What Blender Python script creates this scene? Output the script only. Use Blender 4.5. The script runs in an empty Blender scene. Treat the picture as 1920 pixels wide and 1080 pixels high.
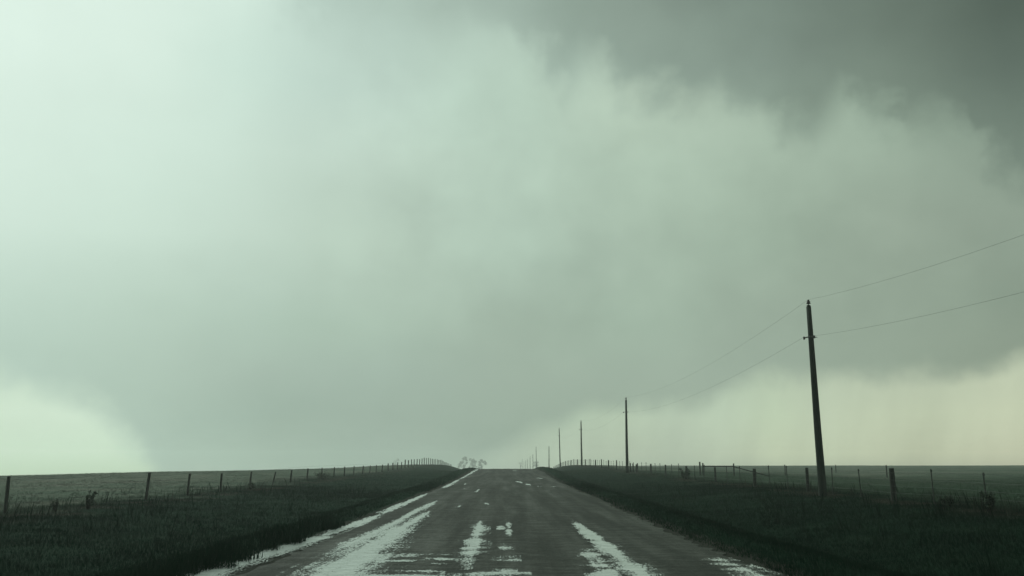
import bpy, bmesh, math, random
import numpy as np
from mathutils import Vector

random.seed(7)
RNG = np.random.default_rng(7)
S = bpy.context.scene
COL = S.collection
R = math.radians

# ------------------------------------------------------------------ camera
F = 1600.0                       # focal length in pixels of a 1920 wide frame
PITCH = math.atan(336.0 / F)
YAW = math.atan(10.0 / F * math.cos(PITCH))
CAMZ = 1.5
cd = bpy.data.cameras.new("camera")
cam = bpy.data.objects.new("camera", cd)
COL.objects.link(cam)
cd.sensor_width = 36.0
cd.lens = 36.0 * F / 1920.0
cd.clip_start = 0.1
cd.clip_end = 20000.0
cam.location = (0, 0, CAMZ)
cam.rotation_euler = (math.pi / 2 + PITCH, 0, -YAW)
S.camera = cam

FW = Vector((math.sin(YAW) * math.cos(PITCH), math.cos(YAW) * math.cos(PITCH), math.sin(PITCH)))
RT = Vector((math.cos(YAW), -math.sin(YAW), 0))
UP = RT.cross(FW)


def ray(px, py):
    return FW * F + RT * (px - 960) - UP * (py - 540)


def at(px, py, y):
    """world x and z seen at photo pixel px, py at distance y down the road"""
    d = ray(px, py)
    t = y / d.y
    return d.x * t, CAMZ + d.z * t


def project(d):
    f = d.dot(FW)
    return 960 + F * d.dot(RT) / f, 540 - F * d.dot(UP) / f


# ------------------------------------------------------------------ view
S.view_settings.view_transform = 'Standard'
S.view_settings.look = 'None'
S.view_settings.gamma = 1.0
S.view_settings.exposure = 0.0
S.render.engine = 'CYCLES'
S.cycles.volume_bounces = 2

# ------------------------------------------------------------------ sun (weak, behind the overcast)
SUN_AZ, SUN_EL = R(-42), R(38)
sl = bpy.data.lights.new("sun", 'SUN')
sl.energy = 1.4
sl.angle = R(30)
sl.color = (0.90, 1.0, 0.90)
sun = bpy.data.objects.new("sun", sl)
COL.objects.link(sun)
sd = Vector((math.sin(SUN_AZ) * math.cos(SUN_EL), math.cos(SUN_AZ) * math.cos(SUN_EL), math.sin(SUN_EL)))
sun.rotation_euler = sd.to_track_quat('Z', 'Y').to_euler()
sun.location = sd * 60

# ------------------------------------------------------------------ sky


def lin(c):
    c = c / 255.0
    return c / 12.92 if c <= 0.04045 else ((c + 0.055) / 1.055) ** 2.4


BX = [0, 240, 480, 590, 720, 960, 1200, 1440, 1680, 1920]
BASE = [
    (0, [(224,246,235),(218,240,229),(212,236,224),(193,217,206),(182,206,195),(182,206,192),(178,200,184),(168,190,172),(150,172,155),(130,150,136)]),
    (150, [(218,240,228),(214,236,224),(203,229,217),(190,214,203),(186,210,198),(181,206,190),(181,202,184),(170,192,174),(150,172,155),(130,150,136)]),
    (300, [(215,238,226),(208,232,219),(200,223,210),(196,219,206),(190,213,199),(181,205,189),(175,198,180),(167,189,171),(155,175,158),(138,156,141)]),
    (450, [(207,230,217),(203,227,213),(194,217,203),(190,213,198),(185,208,192),(175,199,183),(167,189,172),(160,182,164),(152,170,154),(143,160,145)]),
    (600, [(187,212,198),(183,207,192),(174,198,183),(171,195,179),(168,191,175),(162,183,167),(158,180,163),(155,174,158),(146,164,148),(138,156,140)]),
    (700, [(178,203,189),(176,200,185),(164,186,172),(163,185,171),(162,184,170),(158,178,163),(160,180,164),(156,175,159),(150,168,151),(146,162,145)]),
    (790, [(178,203,189),(167,191,176),(156,179,165),(156,178,164),(155,176,162),(155,176,160),(158,177,160),(160,178,161),(155,172,154),(150,166,149)]),
    (880, [(178,203,189),(165,189,173),(158,180,164),(158,180,164),(158,179,164),(160,180,163),(160,179,161),(162,180,162),(158,175,157),(154,170,152)]),
]
DX = [600, 840, 960, 1080, 1200, 1440, 1680, 1920]
DECK = [
    (0,   [(182,206,195),(168,190,178),(156,177,166),(144,164,152),(135,153,142),(122,140,129),(103,119,108),(86,101,91)]),
    (100, [(188,212,201),(176,199,187),(165,188,175),(152,174,162),(141,161,149),(128,146,135),(113,130,118),(96,112,102)]),
    (180, [(188,212,201),(176,199,187),(168,190,178),(158,180,167),(148,168,156),(133,152,139),(122,140,127),(104,121,110)]),
    (250, [(188,212,201),(176,199,187),(168,190,178),(162,184,170),(154,175,161),(142,162,148),(132,151,137),(113,130,118)]),
    (380, [(188,212,201),(176,199,187),(168,190,178),(162,184,170),(156,177,163),(148,168,154),(138,157,143),(126,144,131)]),
]
GX = [840, 960, 1050, 1200, 1300, 1440, 1560, 1680, 1800, 1920]
GLOW = [
    (700, [(160,181,166),(160,180,165),(165,186,168),(172,192,172),(173,193,174),(179,198,175),(179,195,173),(181,196,174),(181,195,172),(189,202,177)]),
    (780, [(160,181,166),(163,184,167),(173,194,173),(181,200,177),(178,197,177),(189,208,181),(185,200,176),(192,206,179),(189,202,176),(199,210,182)]),
    (850, [(163,184,169),(171,191,171),(176,194,173),(175,191,170),(176,193,173),(191,206,179),(188,202,176),(190,202,176),(189,200,174),(196,205,179)]),
    (885, [(164,185,169),(170,189,171),(172,189,170),(165,182,163),(171,188,168),(177,192,170),(177,190,168),(177,189,167),(179,189,167),(183,192,169)]),
]
DECK_EDGE = [(500,-60),(620,60),(700,40),(840,60),(960,52),(1000,100),(1040,142),(1066,160),(1088,134),(1130,122),(1165,150),(1240,172),(1290,195),
             (1340,188),(1400,210),(1440,225),(1475,250),(1520,252),(1545,215),(1575,180),(1620,200),(1670,215),(1695,250),(1770,222),(1822,235),(1850,290),(1920,345),(2100,400)]
WEDGE_EDGE = [(-300,690),(0,704),(48,707),(75,734),(140,738),(185,762),(240,808),(285,862),(310,900),(360,960)]
GLOW_EDGE = [(840,885),(930,840),(1000,800),(1100,768),(1200,758),(1300,765),(1360,735),(1420,705),(1500,706),(1600,700),(1700,690),(1800,700),(1860,690),(1920,672),(2100,650)]


def table(xs, rows, px, py):
    ys = [r[0] for r in rows]
    cols = [[np.interp(px, xs, [c[k] for c in r[1]]) for r in rows] for k in range(3)]
    return [lin(float(np.interp(py, ys, cols[k]))) for k in range(3)]


AZ0, AZ1 = -36.0, 36.0


def dirv(az, el):
    return Vector((math.sin(R(az)) * math.cos(R(el)), math.cos(R(az)) * math.cos(R(el)), math.sin(R(el))))


HAZE_K, HAZE_D, HAZE_TOP = 0.0009, 1150.0, 22.0
AIR = (0.345, 0.432, 0.345)


def R_(w, v): return w.m('MULTIPLY', v, math.pi / 180)


world = bpy.data.worlds.new("World")
S.world = world
world.use_nodes = True
W = world.node_tree
W.nodes.clear()


class NT:
    def __init__(s, nt): s.nt = nt
    def node(s, t, **k):
        n = s.nt.nodes.new(t)
        for a, v in k.items(): setattr(n, a, v)
        return n
    def put(s, sock, v):
        if v is None: return
        if hasattr(v, 'is_output'): s.nt.links.new(v, sock)
        else: sock.default_value = v
    def m(s, op, a, b=None, c=None, clamp=False):
        n = s.node('ShaderNodeMath', operation=op); n.use_clamp = clamp
        s.put(n.inputs[0], a); s.put(n.inputs[1], b); s.put(n.inputs[2], c)
        return n.outputs[0]
    def sstep(s, v, lo, hi, kind='SMOOTHSTEP'):
        n = s.node('ShaderNodeMapRange', interpolation_type=kind)
        s.put(n.inputs[0], v); s.put(n.inputs[1], lo); s.put(n.inputs[2], hi)
        n.inputs[3].default_value = 0; n.inputs[4].default_value = 1
        return n.outputs[0]
    def mix(s, f, a, b, mode='MIX'):
        n = s.node('ShaderNodeMix', data_type='RGBA', blend_type=mode)
        s.put(n.inputs[0], f); s.put(n.inputs[6], a); s.put(n.inputs[7], b)
        return n.outputs[2]
    def ramp(s, f, stops, interp='LINEAR'):
        n = s.node('ShaderNodeValToRGB')
        cr = n.color_ramp; cr.interpolation = interp
        cr.elements[0].position = stops[0][0]; cr.elements[0].color = (*stops[0][1], 1)
        cr.elements[1].position = stops[-1][0]; cr.elements[1].color = (*stops[-1][1], 1)
        for p, c in stops[1:-1]:
            e = cr.elements.new(p); e.color = (*c, 1)
        s.put(n.inputs[0], f)
        return n.outputs[0]
    def noise(s, vec, scale, detail=4, rough=0.5, dist=0.0, out=0, typ=None):
        n = s.node('ShaderNodeTexNoise')
        if typ: n.noise_type = typ
        s.put(n.inputs['Vector'], vec)
        n.inputs['Scale'].default_value = scale; n.inputs['Detail'].default_value = detail
        n.inputs['Roughness'].default_value = rough; n.inputs['Distortion'].default_value = dist
        return n.outputs[out]


w = NT(W)
tc = w.node('ShaderNodeTexCoord')
sep = w.node('ShaderNodeSeparateXYZ')
W.links.new(tc.outputs['Generated'], sep.inputs[0])
az = w.m('MULTIPLY', w.m('ARCTAN2', sep.outputs[0], sep.outputs[1]), 180 / math.pi)
el = w.m('MULTIPLY', w.m('ARCSINE', sep.outputs[2]), 180 / math.pi)
# wind-torn warp of the cloud layers
vm = w.node('ShaderNodeMapping'); W.links.new(tc.outputs['Generated'], vm.inputs[0])
vm.inputs['Scale'].default_value = (1, 1, 1.5)
na = w.m('SUBTRACT', w.noise(vm.outputs[0], 5.0, 5, 0.5), 0.5)
nb = w.m('SUBTRACT', w.noise(vm.outputs[0], 7.0, 5, 0.5, 0.0, 0), 0.5)
vm2 = w.node('ShaderNodeMapping'); W.links.new(tc.outputs['Generated'], vm2.inputs[0])
vm2.inputs['Location'].default_value = (5.3, 1.7, 9.1)
nc = w.m('SUBTRACT', w.noise(vm2.outputs[0], 6.0, 5, 0.52), 0.5)
nd = w.m('SUBTRACT', w.noise(vm2.outputs[0], 24.0, 4, 0.5), 0.5)
azw = w.m('ADD', az, w.m('MULTIPLY', nc, 5.0))
elw = w.m('ADD', el, w.m('MULTIPLY', na, 4.0))
U = w.m('DIVIDE', w.m('SUBTRACT', azw, AZ0), AZ1 - AZ0, clamp=True)
U0 = w.m('DIVIDE', w.m('SUBTRACT', w.m('ADD', az, w.m('MULTIPLY', nd, 0.9)), AZ0), AZ1 - AZ0, clamp=True)


def layer(xs, rows, els, elsock, usock, n=22):
    out = None
    for i, e in enumerate(els):
        st = []
        for k in range(n):
            a = AZ0 + (AZ1 - AZ0) * k / (n - 1)
            px, py = project(dirv(a, e))
            st.append((k / (n - 1), table(xs, rows, px, py)))
        r = w.ramp(usock, st)
        out = r if out is None else w.mix(w.sstep(elsock, els[i - 1], e, 'LINEAR'), out, r)
    return out


def edge(pts, usock):
    """elevation of a cloud edge as a function of azimuth; pts are where its corners lie"""
    st = []
    for px, py in pts:
        d = ray(px, py).normalized()
        a = math.degrees(math.atan2(d.x, d.y)); e = math.degrees(math.asin(d.z))
        st.append(((a - AZ0) / (AZ1 - AZ0), ((e + 10) / 60.0,) * 3))
    st = [t for t in st if 0 <= t[0] <= 1]
    return w.m('SUBTRACT', w.m('MULTIPLY', w.ramp(usock, st, 'LINEAR'), 60.0), 10.0)


base = layer(BX, BASE, [0.5, 3, 6, 9.5, 14.5, 20, 25, 30], elw, U)
glow = layer(GX, GLOW, [-0.2, 0.8, 3.2, 6.0], w.m('ADD', el, w.m('MULTIPLY', nd, 0.5)), U0, 24)
deck = layer(DX, DECK, [15, 20, 23, 26, 30], elw, U)
# ragged rain-lit band low on the right
ge = edge(GLOW_EDGE, U0)
gm = w.sstep(w.m('SUBTRACT', ge, w.m('ADD', el, w.m('ADD', w.m('MULTIPLY', nd, 2.2), w.m('MULTIPLY', na, 2.0)))), -0.9, 1.0)
# slanting rain shafts in the lit band
sv = w.node('ShaderNodeCombineXYZ')
W.links.new(w.m('ADD', w.m('MULTIPLY', az, 0.42), w.m('MULTIPLY', el, -0.10)), sv.inputs[0]); W.links.new(w.m('MULTIPLY', el, 0.10), sv.inputs[1])
shaft = w.m('SUBTRACT', w.noise(sv.outputs[0], 1.0, 5, 0.55), 0.5)
gsc = w.node('ShaderNodeVectorMath', operation='SCALE'); W.links.new(glow, gsc.inputs[0]); W.links.new(w.m('ADD', 1.045, w.m('MULTIPLY', shaft, 0.24)), gsc.inputs['Scale'])
glow = gsc.outputs[0]
c = w.mix(gm, base, glow)
# bright wedge low on the left
we = edge(WEDGE_EDGE, U0)
wm = w.sstep(w.m('SUBTRACT', we, w.m('ADD', el, w.m('ADD', w.m('MULTIPLY', nd, 2.4), w.m('MULTIPLY', nb, 1.6)))), -1.35, 1.45)
wcol = w.ramp(w.sstep(el, -0.3, 3.0, 'LINEAR'), [(0, (lin(184), lin(208), lin(182))), (0.5, (lin(195), lin(219), lin(196))), (1, (lin(203), lin(226), lin(205)))])
c = w.mix(wm, c, wcol)
# dark shelf high on the right
U2 = w.m('DIVIDE', w.m('SUBTRACT', w.m('ADD', az, w.m('ADD', w.m('MULTIPLY', nd, 3.0), w.m('MULTIPLY', nc, 3.0))), AZ0), AZ1 - AZ0, clamp=True)
de = edge(DECK_EDGE, U2)
dm = w.sstep(w.m('SUBTRACT', w.m('ADD', el, w.m('ADD', w.m('MULTIPLY', nd, 4.2), w.m('MULTIPLY', nb, 3.2))), de), -2.1, 2.3)
c = w.mix(dm, c, deck)
# faint mottling of the cloud
vm3 = w.node('ShaderNodeMapping'); W.links.new(tc.outputs['Generated'], vm3.inputs[0]); vm3.inputs['Location'].default_value = (2.2, 7.7, 3.3)
ne = w.m('SUBTRACT', w.noise(vm3.outputs[0], 11.0, 5, 0.5, 0.15), 0.5)
amt = w.m('ADD', 0.35, w.m('MULTIPLY', w.sstep(az, -16, -6), w.sstep(el, 4, 12)))
mott = w.m('ADD', 1.0, w.m('MULTIPLY', amt, w.m('ADD', w.m('MULTIPLY', nb, 0.16), w.m('ADD', w.m('MULTIPLY', ne, 0.18), w.m('MULTIPLY', nd, 0.08)))))
cm = w.node('ShaderNodeVectorMath', operation='SCALE')
W.links.new(c, cm.inputs[0]); W.links.new(mott, cm.inputs['Scale'])
c = cm.outputs[0]
tint = w.node('ShaderNodeVectorMath', operation='MULTIPLY'); W.links.new(c, tint.inputs[0]); tint.inputs[1].default_value = (0.99, 0.972, 0.958)
c = tint.outputs[0]
# the rest of the overcast: behind, overhead
ab = w.m('ABSOLUTE', az)
c = w.mix(w.sstep(ab, 40, 95), c, (0.27, 0.33, 0.28, 1))
c = w.mix(w.sstep(el, 31, 60), c, (0.26, 0.32, 0.28, 1))
# the air in front of the far cloud dims it: the cloud itself is as bright as it must be behind that air
elc = w.m('MAXIMUM', sep.outputs[2], 0.004)
Ln = w.m('MINIMUM', w.m('DIVIDE', HAZE_D, w.m('MAXIMUM', w.m('COSINE', R_(w, az)), 0.6)), w.m('DIVIDE', HAZE_TOP - CAMZ, elc))
T = w.m('EXPONENT', w.m('MULTIPLY', Ln, -HAZE_K))
aw = w.node('ShaderNodeVectorMath', operation='SCALE'); aw.inputs[0].default_value = AIR
W.links.new(w.m('SUBTRACT', 1.0, T), aw.inputs['Scale'])
sb = w.node('ShaderNodeVectorMath', operation='SUBTRACT'); W.links.new(c, sb.inputs[0]); W.links.new(aw.outputs[0], sb.inputs[1])
dv = w.node('ShaderNodeVectorMath', operation='SCALE'); W.links.new(sb.outputs[0], dv.inputs[0]); W.links.new(w.m('DIVIDE', 1.0, T), dv.inputs['Scale'])
mxv = w.node('ShaderNodeVectorMath', operation='MAXIMUM'); W.links.new(dv.outputs[0], mxv.inputs[0]); mxv.inputs[1].default_value = (.02, .02, .02)
c = mxv.outputs[0]
cloud = w.node('ShaderNodeBackground'); W.links.new(c, cloud.inputs[0]); cloud.inputs[1].default_value = 1.0
sky = w.node('ShaderNodeTexSky'); sky.sky_type = 'NISHITA'; sky.sun_disc = False
sky.sun_elevation = SUN_EL; sky.sun_rotation = SUN_AZ
blue = w.node('ShaderNodeBackground'); W.links.new(sky.outputs[0], blue.inputs[0]); blue.inputs[1].default_value = 0.06
mx = w.node('ShaderNodeMixShader'); mx.inputs[0].default_value = 0.985
W.links.new(blue.outputs[0], mx.inputs[1]); W.links.new(cloud.outputs[0], mx.inputs[2])
wo = w.node('ShaderNodeOutputWorld'); W.links.new(mx.outputs[0], wo.inputs[0])

# ------------------------------------------------------------------ helpers


def mat(name, build):
    m = bpy.data.materials.new(name); m.use_nodes = True
    nt = m.node_tree; nt.nodes.clear()
    n = NT(nt)
    out = n.node('ShaderNodeOutputMaterial'); b = n.node('ShaderNodeBsdfPrincipled')
    nt.links.new(b.outputs[0], out.inputs[0])
    tcn = n.node('ShaderNodeTexCoord')
    build(n, b, tcn, out)
    return m


def bumpn(n, b, h, strength, dist):
    bn = n.node('ShaderNodeBump'); n.put(bn.inputs['Height'], h)
    bn.inputs['Strength'].default_value = strength; bn.inputs['Distance'].default_value = dist
    n.nt.links.new(bn.outputs[0], b.inputs['Normal'])


def tag(o, label=None, cat=None, group=None, kind=None):
    if label: o['label'] = label
    if cat: o['category'] = cat
    if group: o['group'] = group
    if kind: o['kind'] = kind
    return o


def empty(name, loc):
    o = bpy.data.objects.new(name, None); COL.objects.link(o); o.location = loc
    o.empty_display_size = 0.3
    return o


def link(name, me, m, parent=None):
    o = bpy.data.objects.new(name, me); COL.objects.link(o)
    if m: me.materials.append(m)
    if parent: o.parent = parent
    return o


def raw(name, V, Fc, smooth=False):
    """fast mesh from an (n,3) array and an (m,k) index array"""
    V = np.asarray(V, dtype=np.float32); Fc = np.asarray(Fc, dtype=np.int32)
    me = bpy.data.meshes.new(name)
    me.vertices.add(len(V)); me.vertices.foreach_set('co', V.ravel())
    k = Fc.shape[1]
    me.loops.add(Fc.size); me.loops.foreach_set('vertex_index', Fc.ravel())
    me.polygons.add(len(Fc)); me.polygons.foreach_set('loop_start', np.arange(0, Fc.size, k, dtype=np.int32))
    me.update(calc_edges=True)
    if smooth: me.polygons.foreach_set('use_smooth', np.ones(len(Fc), dtype=bool))
    me.validate()
    return me


def frames(pts):
    fr = []
    for i, p in enumerate(pts):
        t = (pts[min(i + 1, len(pts) - 1)] - pts[max(i - 1, 0)]).normalized()
        ref = Vector((0, 0, 1)) if abs(t.z) < 0.9 else Vector((1, 0, 0))
        a = t.cross(ref).normalized()
        fr.append((a, t.cross(a).normalized()))
    return fr


def tube(bm, pts, rad, n=8, cap=True, jit=0.0):
    pts = [Vector(p) for p in pts]
    rad = rad if isinstance(rad, (list, tuple)) else [rad] * len(pts)
    fr = frames(pts)
    rings = []
    for p, r, (a, b) in zip(pts, rad, fr):
        ring = []
        for i in range(n):
            q = 2 * math.pi * i / n
            rr = r * (1 + random.uniform(-jit, jit))
            ring.append(bm.verts.new(p + a * math.cos(q) * rr + b * math.sin(q) * rr))
        rings.append(ring)
    for r0, r1 in zip(rings, rings[1:]):
        for i in range(n):
            f = bm.faces.new((r0[i], r0[(i + 1) % n], r1[(i + 1) % n], r1[i])); f.smooth = n > 4
    if cap:
        bm.faces.new(rings[0][::-1]); bm.faces.new(rings[-1])


def lathe(bm, prof, c=(0, 0, 0), n=12):
    c = Vector(c); rings = []
    for r, z in prof:
        rings.append([bm.verts.new(c + Vector((r * math.cos(2 * math.pi * i / n), r * math.sin(2 * math.pi * i / n), z))) for i in range(n)])
    for r0, r1 in zip(rings, rings[1:]):
        for i in range(n):
            f = bm.faces.new((r0[i], r0[(i + 1) % n], r1[(i + 1) % n], r1[i])); f.smooth = True
    bm.faces.new(rings[0][::-1]); bm.faces.new(rings[-1])


def box(bm, x0, x1, y0, y1, z0, z1):
    v = [bm.verts.new((x, y, z)) for z in (z0, z1) for y in (y0, y1) for x in (x0, x1)]
    for f in ((0, 2, 3, 1), (4, 5, 7, 6), (0, 1, 5, 4), (2, 6, 7, 3), (0, 4, 6, 2), (1, 3, 7, 5)):
        bm.faces.new([v[i] for i in f])


def done(bm, name, m, parent=None):
    bmesh.ops.recalc_face_normals(bm, faces=bm.faces[:])
    me = bpy.data.meshes.new(name); bm.to_mesh(me); bm.free()
    return link(name, me, m, parent)


def hsh(ix, iy, seed):
    h = (ix.astype(np.int64) * 374761393 + iy.astype(np.int64) * 668265263 + seed * 974711) & 0x7fffffff
    h = ((h ^ (h >> 13)) * 1274126177) & 0x7fffffff
    return ((h ^ (h >> 16)) & 0xffff) / 65535.0


def vn(x, y, seed=0):
    x = np.asarray(x, dtype=float); y = np.asarray(y, dtype=float)
    ix = np.floor(x); iy = np.floor(y); fx = x - ix; fy = y - iy
    fx = fx * fx * (3 - 2 * fx); fy = fy * fy * (3 - 2 * fy)
    a = hsh(ix, iy, seed); b = hsh(ix + 1, iy, seed); c_ = hsh(ix, iy + 1, seed); d = hsh(ix + 1, iy + 1, seed)
    return a + (b - a) * fx + (c_ - a) * fy + (a - b - c_ + d) * fx * fy


def fbm(x, y, seed=0, o=3):
    s_, a, t = 0, 1, 0
    for i in range(o):
        s_ = s_ + a * vn(x * 2 ** i, y * 2 ** i, seed + i * 17); t += a; a *= 0.5
    return s_ / t


def ss(v, a, b):
    t = np.clip((v - a) / (b - a), 0, 1)
    return t * t * (3 - 2 * t)


def pchip(xs, ys):
    xs = np.array(xs, float); ys = np.array(ys, float)
    h = np.diff(xs); dl = np.diff(ys) / h
    m_ = np.zeros(len(xs))
    for i in range(1, len(xs) - 1):
        if dl[i - 1] * dl[i] > 0:
            m_[i] = 2 / (1 / dl[i - 1] + 1 / dl[i])
    def f(x):
        x = np.clip(np.asarray(x, float), xs[0], xs[-1])
        i = np.clip(np.searchsorted(xs, x) - 1, 0, len(h) - 1)
        t = (x - xs[i]) / h[i]
        return ((2*t**3 - 3*t**2 + 1) * ys[i] + (t**3 - 2*t**2 + t) * h[i] * m_[i]
                + (-2*t**3 + 3*t**2) * ys[i+1] + (t**3 - t**2) * h[i] * m_[i+1])
    return f


# ------------------------------------------------------------------ terrain
ROADZ = pchip([-200, 0, 20, 36, 61, 83, 100, 114, 126, 150, 200, 300, 420, 600, 900, 2000],
              [0, 0, .02, .17, .42, .77, 1.08, 1.24, 1.24, .95, .2, -.6, .2, -.4, -1, -1])
LEFTZ = pchip([-200, 20, 39, 55, 76, 108, 150, 178, 200, 245, 320, 450, 900],
              [.0, .0, .02, .17, .47, .80, 1.5, 1.98, 2.02, 1.3, -.3, -.6, -1])
RIGHTZ = pchip([-200, 20, 35, 54, 74, 92, 110, 150, 180, 205, 240, 290, 340, 430, 600, 900],
               [.1, .12, .2, .32, .48, .75, .98, 1.5, 1.80, 1.93, 1.55, .3, -.2, .4, -.4, -1])
RIDGE = pchip([-80, -31, -22, -13.5, -9, -6, 10], [-.6, .30, .82, 1.1, 1.27, 1.45, 1.5])
FARR = pchip([0, 50, 90, 130, 300, 430, 600, 1200, 5000], [.1, .18, .25, .55, 1.75, 2.22, 2.2, 1.6, 1.0])


def H(x, y, drop=True):
    x = np.asarray(x, float); y = np.asarray(y, float)
    ax = np.abs(x)
    zr = ROADZ(y)
    hill = ss(y, 70, 105) * (1 - ss(y, 130, 165))
    left = x < 0
    berm = zr + np.where(left, 0.12, 0.25) * hill + 0.02
    ditch = zr - 0.38 + 0.02 * hill
    fence = np.where(left, LEFTZ(y), RIGHTZ(y))
    Rr = np.hypot(x, y)
    azd = np.degrees(np.arctan2(x, np.maximum(y, 1)))
    rg = RIDGE(azd)
    fl = LEFTZ(np.minimum(y, 50)) * (1 - ss(Rr, 30, 100)) + rg * ss(Rr, 30, 105)
    fl = fl - 3.0 * ss(Rr, 125, 330) - 9.5 * ss(Rr, 280, 900)
    field = np.where(left, fl, FARR(Rr))
    z = zr - 0.0 * ax
    z = z + (berm - z) * ss(ax, 4.0, 4.9)
    z = z + (ditch - z) * ss(ax, 4.9, 7.2)
    z = z + (fence - z) * ss(ax, 7.2, 15.0)
    bx = np.maximum(0, y - 180) * 0.05 * (~left)
    z = z + (field - z) * ss(ax, 18 + bx, 46 + 2 * bx)
    n1 = fbm(x / 7, y / 7, 3) - 0.5
    n2 = fbm(x / 1.3, y / 1.3, 9) - 0.5
    amp = ss(ax, 4.2, 7.0)
    z = z + amp * (0.16 * n1 + 0.10 * n2)
    big = fbm(x / 60, y / 60, 21) - 0.5
    z = z + ss(ax, 25, 60) * big * 0.35 * (1 - ss(Rr, 90, 120) * left)
    if drop:
        z = z - 0.09 * (1 - ss(ax, 3.0, 3.6))
    return z


def h1(x, y):
    return float(H(np.array([x]), np.array([y]), False)[0])


def axis(segs):
    out = []
    for a, b, s_ in segs:
        out += list(np.arange(a, b, s_))
    return np.array(out + [segs[-1][1]])


gx = axis([(0, 3, 1.0), (3, 5.2, 0.2), (5.2, 18, 0.4), (18, 46, 1.2)])
gx = np.concatenate([gx, np.append(46 * 1.055 ** np.arange(1, 60), 1140)])
gx = np.concatenate([-gx[:0:-1], gx])
gy = axis([(-60, 6, 4), (6, 60, 0.5), (60, 220, 1.2), (220, 480, 5)])
gy = np.concatenate([[-1140], -60 * 1.25 ** np.arange(12, 0, -1), gy, 480 * 1.06 ** np.arange(1, 15), [1140]])
GX_, GY_ = np.meshgrid(gx, gy)
GZ_ = H(GX_, GY_)
V = np.stack([GX_.ravel(), GY_.ravel(), GZ_.ravel()], 1)
nx, ny = len(gx), len(gy)
idx = np.arange(nx * ny).reshape(ny, nx)
Fc = np.stack([idx[:-1, :-1].ravel(), idx[:-1, 1:].ravel(), idx[1:, 1:].ravel(), idx[1:, :-1].ravel()], 1)


def veg_colour(n, tcn):
    p = tcn.outputs['Object']
    big_ = n.noise(p, 0.035, 4, 0.55)
    mid = n.noise(p, 0.28, 4, 0.6)
    sp = n.node('ShaderNodeSeparateXYZ'); n.nt.links.new(p, sp.inputs[0])
    axx = n.m('ABSOLUTE', sp.outputs[0])
    # the ditches are lush and dark, the grazed fields beyond the fences paler and drier
    f = n.sstep(n.m('ADD', axx, n.m('MULTIPLY', n.m('SUBTRACT', mid, 0.5), 5.0)), 14.8, 19.5)
    lush = n.ramp(mid, [(0.3, (0.005, 0.024, 0.013)), (0.52, (0.008, 0.033, 0.018)), (0.7, (0.018, 0.044, 0.026))])
    dry = n.ramp(n.m('ADD', n.m('MULTIPLY', big_, 0.6), n.m('MULTIPLY', mid, 0.4)),
                 [(0.38, (0.080, 0.122, 0.086)), (0.5, (0.115, 0.150, 0.112)), (0.6, (0.165, 0.18, 0.142))])
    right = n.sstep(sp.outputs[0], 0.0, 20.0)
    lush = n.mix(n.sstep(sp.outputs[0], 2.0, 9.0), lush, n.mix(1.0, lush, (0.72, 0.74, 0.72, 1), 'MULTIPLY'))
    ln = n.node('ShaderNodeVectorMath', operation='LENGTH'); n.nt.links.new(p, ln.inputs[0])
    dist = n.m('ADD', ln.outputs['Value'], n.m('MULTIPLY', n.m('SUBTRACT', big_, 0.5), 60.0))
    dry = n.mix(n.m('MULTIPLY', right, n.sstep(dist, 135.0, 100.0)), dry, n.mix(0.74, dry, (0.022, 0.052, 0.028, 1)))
    c_ = n.mix(f, lush, dry)
    # dead stalks caught along the fence lines
    fl_ = n.m('MULTIPLY', n.sstep(n.m('ABSOLUTE', n.m('SUBTRACT', axx, 15.0)), 2.0, 0.2), n.sstep(n.noise(p, 0.5, 4, 0.6), 0.42, 0.62))
    return n.mix(n.m('MULTIPLY', fl_, 0.6), c_, (0.062, 0.055, 0.043, 1))


def m_ground(n, b, tcn, out):
    spg = n.node('ShaderNodeSeparateXYZ'); n.nt.links.new(tcn.outputs['Object'], spg.inputs[0])
    mud = n.sstep(n.m('ADD', n.m('ABSOLUTE', spg.outputs[0]), n.m('MULTIPLY', n.noise(tcn.outputs['Object'], 1.5, 4, 0.6), 0.5)), 4.75, 4.4)
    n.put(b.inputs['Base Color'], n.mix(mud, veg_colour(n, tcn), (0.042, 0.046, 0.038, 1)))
    b.inputs['Roughness'].default_value = 0.9
    b.inputs['Specular IOR Level'].default_value = 0.03
    bumpn(n, b, n.noise(tcn.outputs['Object'], 6.0, 5, 0.7), 0.9, 0.12)


def m_grass(n, b, tcn, out):
    g = n.node('ShaderNodeNewGeometry')
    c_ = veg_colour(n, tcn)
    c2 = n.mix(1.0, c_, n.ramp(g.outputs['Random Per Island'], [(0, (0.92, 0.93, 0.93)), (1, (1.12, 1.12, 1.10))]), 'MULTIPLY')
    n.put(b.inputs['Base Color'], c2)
    b.inputs['Roughness'].default_value = 0.8
    b.inputs['Specular IOR Level'].default_value = 0.02
    nv = n.node('ShaderNodeVectorMath', operation='SCALE'); n.nt.links.new(g.outputs['Normal'], nv.inputs[0]); nv.inputs['Scale'].default_value = 0.15
    na_ = n.node('ShaderNodeVectorMath', operation='ADD'); n.nt.links.new(nv.outputs[0], na_.inputs[0]); na_.inputs[1].default_value = (0, 0, 1)
    nn = n.node('ShaderNodeVectorMath', operation='NORMALIZE'); n.nt.links.new(na_.outputs[0], nn.inputs[0])
    n.nt.links.new(nn.outputs[0], b.inputs['Normal'])


M_GROUND = mat('pasture_soil', m_ground)
M_GRASS = mat('prairie_grass', m_grass)
ground = link('ground', raw('ground', V, Fc, True), M_GROUND)
tag(ground, kind='structure')

# ------------------------------------------------------------------ road


def edge_x(side, y):
    return side * (3.85 + 0.5 * (fbm(y / 5.0, y * 0 + side, 40, 4) - 0.5) + 0.22 * (vn(y * 2.5, y * 0, 41) - .5))


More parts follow.
